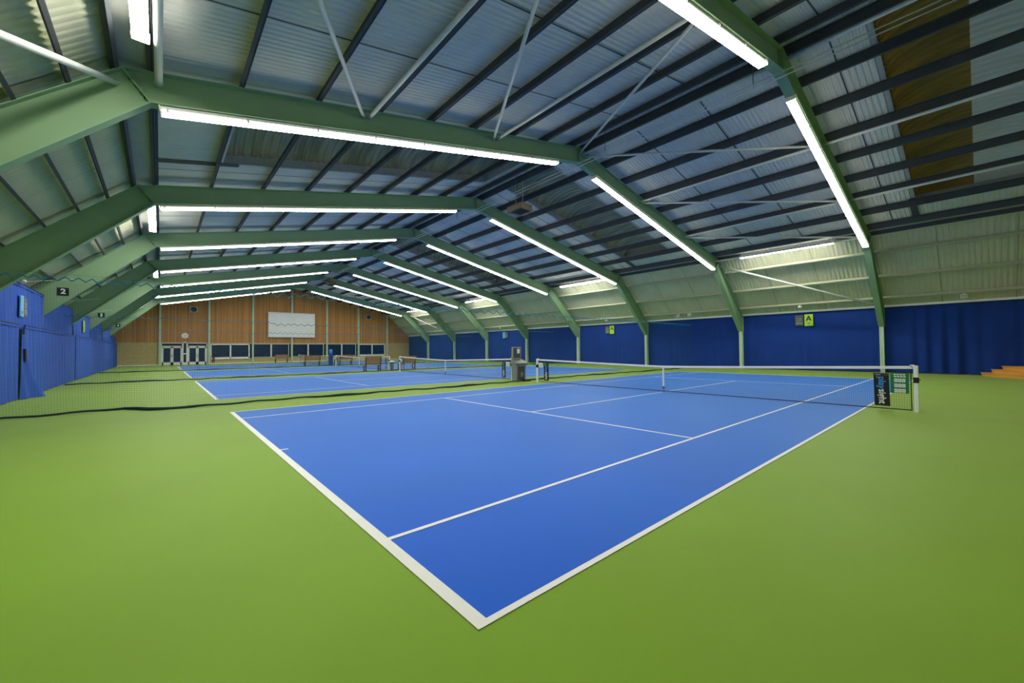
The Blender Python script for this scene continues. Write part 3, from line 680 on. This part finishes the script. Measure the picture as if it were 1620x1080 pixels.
# ------------------------------------------------------------------ signs and wall fittings
def court_sign(side, yc, m, txt, label, glabel, x):
    """coloured board with a grey notice beside it; side +1 right wall, -1 left wall"""
    s = side; Xr = (0, -1, 0) if s > 0 else (0, 1, 0)
    w, h = .46, .74; zc = 3.22
    t = thing('court_sign', (x, yc, zc - h / 2), label, 'sign', 'coloured court signs on the curtains')
    b = MB(); b.box(min(x, x - s * .03), max(x, x - s * .03), yc - w / 2, yc + w / 2, zc - h / 2, zc + h / 2); b.build('board', m, t)
    fx = x - s * .035
    if txt: lettering(txt, .44, Xr, (0, 0, 1), (fx, yc, zc + .09), M_BLACK, t, bold=.013)
    b = MB()
    for dz, ww in ((-.2, .16), (-.245, .12)): b.box(min(fx, fx + s * .004), max(fx, fx + s * .004), yc - ww / 2, yc + ww / 2, zc + dz - .012, zc + dz + .012)
    b.build('small_print', M_GREYS, t)
    yg = yc + (-.5 if s > 0 and not txt else .52)
    t = thing('notice_board', (x, yg, zc - .35), glabel, 'notice board', 'grey notice boards beside the court signs')
    b = MB(); b.box(min(x, x - s * .025), max(x, x - s * .025), yg - .22, yg + .22, zc - .33, zc + .34); b.build('board', M_GREYS, t)
    b = MB()
    for i, (dz, ww) in enumerate(((.12, .3), (.02, .34), (-.1, .28), (-.16, .36), (-.22, .36))):
        fx = x - s * .028; b.box(min(fx, fx + s * .004), max(fx, fx + s * .004), yg - ww / 2, yg + ww / 2, zc + dz - .015, zc + dz + .01)
    b.build('print', M_UP, t)
court_sign(1, 5.25, M_LIME, 'A', 'larger lime green sign with black letter A on the navy curtain', 'grey notice board beside the larger lime letter A sign', 17.74)
court_sign(1, 20.4, M_LIME, 'A', 'smaller lime green letter A sign farther along the navy curtain', 'grey notice board beside the smaller lime letter A sign', 17.74)
court_sign(1, 36.1, M_SBLUE, '', 'sky blue sign on the navy curtain', 'grey notice board beside the sky blue sign on the navy curtain', 17.74)
court_sign(-1, 20.3, M_SBLUE, '', 'sky blue sign on the royal blue upper curtain', 'grey notice board beside the sky blue sign on the royal blue curtain', -16.88)
court_sign(-1, 35.6, M_LIME, '', 'narrow lime sign on the royal blue upper curtain', 'grey notice board beside the narrow lime sign on the royal blue curtain', -16.88)
for k, n in ((4, '2'), (6, '3'), (8, '4')):
    for sgn in (-1, 1):
        x = sgn * 16.39; z = 4.22; y = FY[k] - .02
        if sgn > 0: z = 4.05; y = FY[k] - .02
        t = thing('number_board', (x, y, z - .17), 'black square board with white number %s on green leg, %s side' % (n, 'royal blue' if sgn < 0 else 'navy'), 'number board', 'black number boards on the frames')
        b = MB(); b.box(x - .165, x + .165, y - .02, y, z - .165, z + .165); b.build('board', M_BLACK, t)
        lettering(n, .3, (1, 0, 0), (0, 0, 1), (x, y - .023, z), M_WHITE, t, bold=.012)
# small lamps and loudspeakers on the lowest wall rail
for (y, kind, lb_) in ((5.55, 'cam', 'small white round camera above the larger lime letter A sign'), (12.7, 'box', 'small white floodlight over the navy curtain between the A signs, first of two'), (13.6, 'box', 'small white floodlight over the navy curtain between the A signs, second of two'),
                  (20.5, 'cam', 'small white round camera above the smaller lime letter A sign'), (-1.5, 'box', 'small white floodlight over the folded navy curtain'), (36, 'cam', 'small white camera above the sky blue sign on the navy side')):
    t = thing('wall_camera' if kind == 'cam' else 'floodlight', (17.1, y, 4.1), lb_, 'camera' if kind == 'cam' else 'floodlight', 'fittings on the lowest wall rail')
    b = MB(); b.box(16.98, 17.12, y - .03, y + .03, 4.08, 4.16); b.build('bracket', M_HOUS, t)
    if kind == 'cam':
        b = MB(); b.lathe([(.02, 3.93), (.08, 3.95), (.11, 4.02), (.11, 4.1)], 17.02, y, 14); b.build('dome', M_HOUS, t, smooth=True)
        b = MB(); b.lathe([(.02, 3.915), (.05, 3.925), (.06, 3.935)], 17.02, y, 12); b.build('lens', M_BLACK, t)
    else:
        b = MB(); b.bbox(16.86, 17.04, y - .13, y + .13, 3.9, 4.1, .02); b.build('head', M_HOUS, t)
        b = MB(); b.box(16.845, 16.86, y - .1, y + .1, 3.93, 4.06); b.build('lens', M_UP, t)

# end wall fittings
Y = YE - .265
t = thing('projection_screen', (.4, Y, 3.45), 'large white projection screen on the boarded end wall', 'screen')
b = MB(); b.box(-2.47, 3.27, Y - .1, Y, 3.46, 6.72); b.build('sheet', M_SCREEN, t)
b = MB(); b.box(-2.5, 3.3, Y - .14, Y + .02, 6.7, 6.82); b.box(-2.5, 3.3, Y - .13, Y, 3.42, 3.48); b.build('casing', M_HOUS, t)
t = thing('wall_clock', (-11.05, YE, 3.2), 'white round clock above the glazed doors', 'clock')
b = MB(); b.disc((-11.05, YE - .0, 3.5), .33, 1, 28, .08); b.build('case', M_PWHITE, t)
b = MB(); b.disc((-11.05, YE - .08, 3.5), .28, 1, 28, .01); fa = b.build('dial', M_SCREEN, t)
b = MB(); b.bar((-11.05, YE - .1, 3.5), (-10.9, YE - .1, 3.58), .012, .03); b.bar((-11.05, YE - .1, 3.5), (-11.03, YE - .1, 3.28), .012, .02, up=(1, 0, 0)); b.build('hands', M_CASING, t)
for x, lb_ in ((-10.25, 'grey fan unit high on the boarded wall above the clock'), (11.05, 'grey fan unit high on the boarded wall past the projection screen')):
    z = 6.7; t = thing('fan_heater', (x, YE, z - .35), lb_, 'fan', 'grey fan units on the end wall')
    b = MB(); b.box(x - .4, x + .4, YE - .3, YE, z - .36, z + .36); b.build('casing', M_UP, t)
    b = MB(); b.disc((x, YE - .3, z), .3, 1, 24, .03); gr = b.build('grille', M_BLACK, t)
    for a in range(4):
        b = MB(); c = Vector((x, YE - .335, z)); d = Vector((math.cos(a * PI / 2 + .4), 0, math.sin(a * PI / 2 + .4))); b.bar(c, c + d * .26, .02, .09, up=(0, 1, 0)) ; b.build('blade', M_CASING, gr)
t = thing('fire_extinguisher', (-8.35, YE - .25, 0), 'red fire extinguisher on the brick below the white framed window by the doors', 'fire extinguisher')
b = MB(); b.lathe([(.08, .25), (.09, .28), (.09, .7), (.06, .8), (.03, .84)], -8.3, YE - .2, 16); b.build('cylinder', M_RED, t, smooth=True)
b = MB(); b.box(-8.33, -8.27, YE - .25, YE - .15, .84, .92); b.tube([(-8.24, YE - .2, .88), (-8.18, YE - .2, .7), (-8.19, YE - .2, .4)], .015, 6); b.box(-8.42, -8.18, YE - .12, YE - .1, .3, .95); b.build('valve_and_hose', M_BLACK, t)

# ------------------------------------------------------------------ camera, world, colour
cam = bpy.data.cameras.new('camera'); co = bpy.data.objects.new('camera', cam); COL.objects.link(co); S.camera = co
yaw, pitch, roll = 0.72742, 0.02302, -0.00950
f = Vector((math.sin(yaw) * math.cos(pitch), math.cos(yaw) * math.cos(pitch), math.sin(pitch)))
r0 = Vector((math.cos(yaw), -math.sin(yaw), 0)); u0 = r0.cross(f)
c, s = math.cos(roll), math.sin(roll); r = r0 * c + u0 * s; u = u0 * c - r0 * s
co.matrix_world = Matrix(((r.x, u.x, -f.x, -13.223), (r.y, u.y, -f.y, -1.888), (r.z, u.z, -f.z, 1.571), (0, 0, 0, 1)))
cam.sensor_width = 36; cam.lens = 641.67 / 1620 * 36
cam.shift_x = -15.416 / 1620; cam.shift_y = -3.608 / 1620
cam.clip_start = .05; cam.clip_end = 300

w = bpy.data.worlds.new('world'); S.world = w; w.use_nodes = True
w.node_tree.nodes['Background'].inputs[0].default_value = (.02, .025, .04, 1)
w.node_tree.nodes['Background'].inputs[1].default_value = .3
S.view_settings.view_transform = 'Standard'; S.view_settings.look = 'None'
S.view_settings.exposure = 0; S.view_settings.gamma = 1
S.cycles.max_bounces = 10; S.cycles.diffuse_bounces = 6; S.cycles.glossy_bounces = 3
S.cycles.use_denoising = True
S.cycles.sample_clamp_indirect = 6
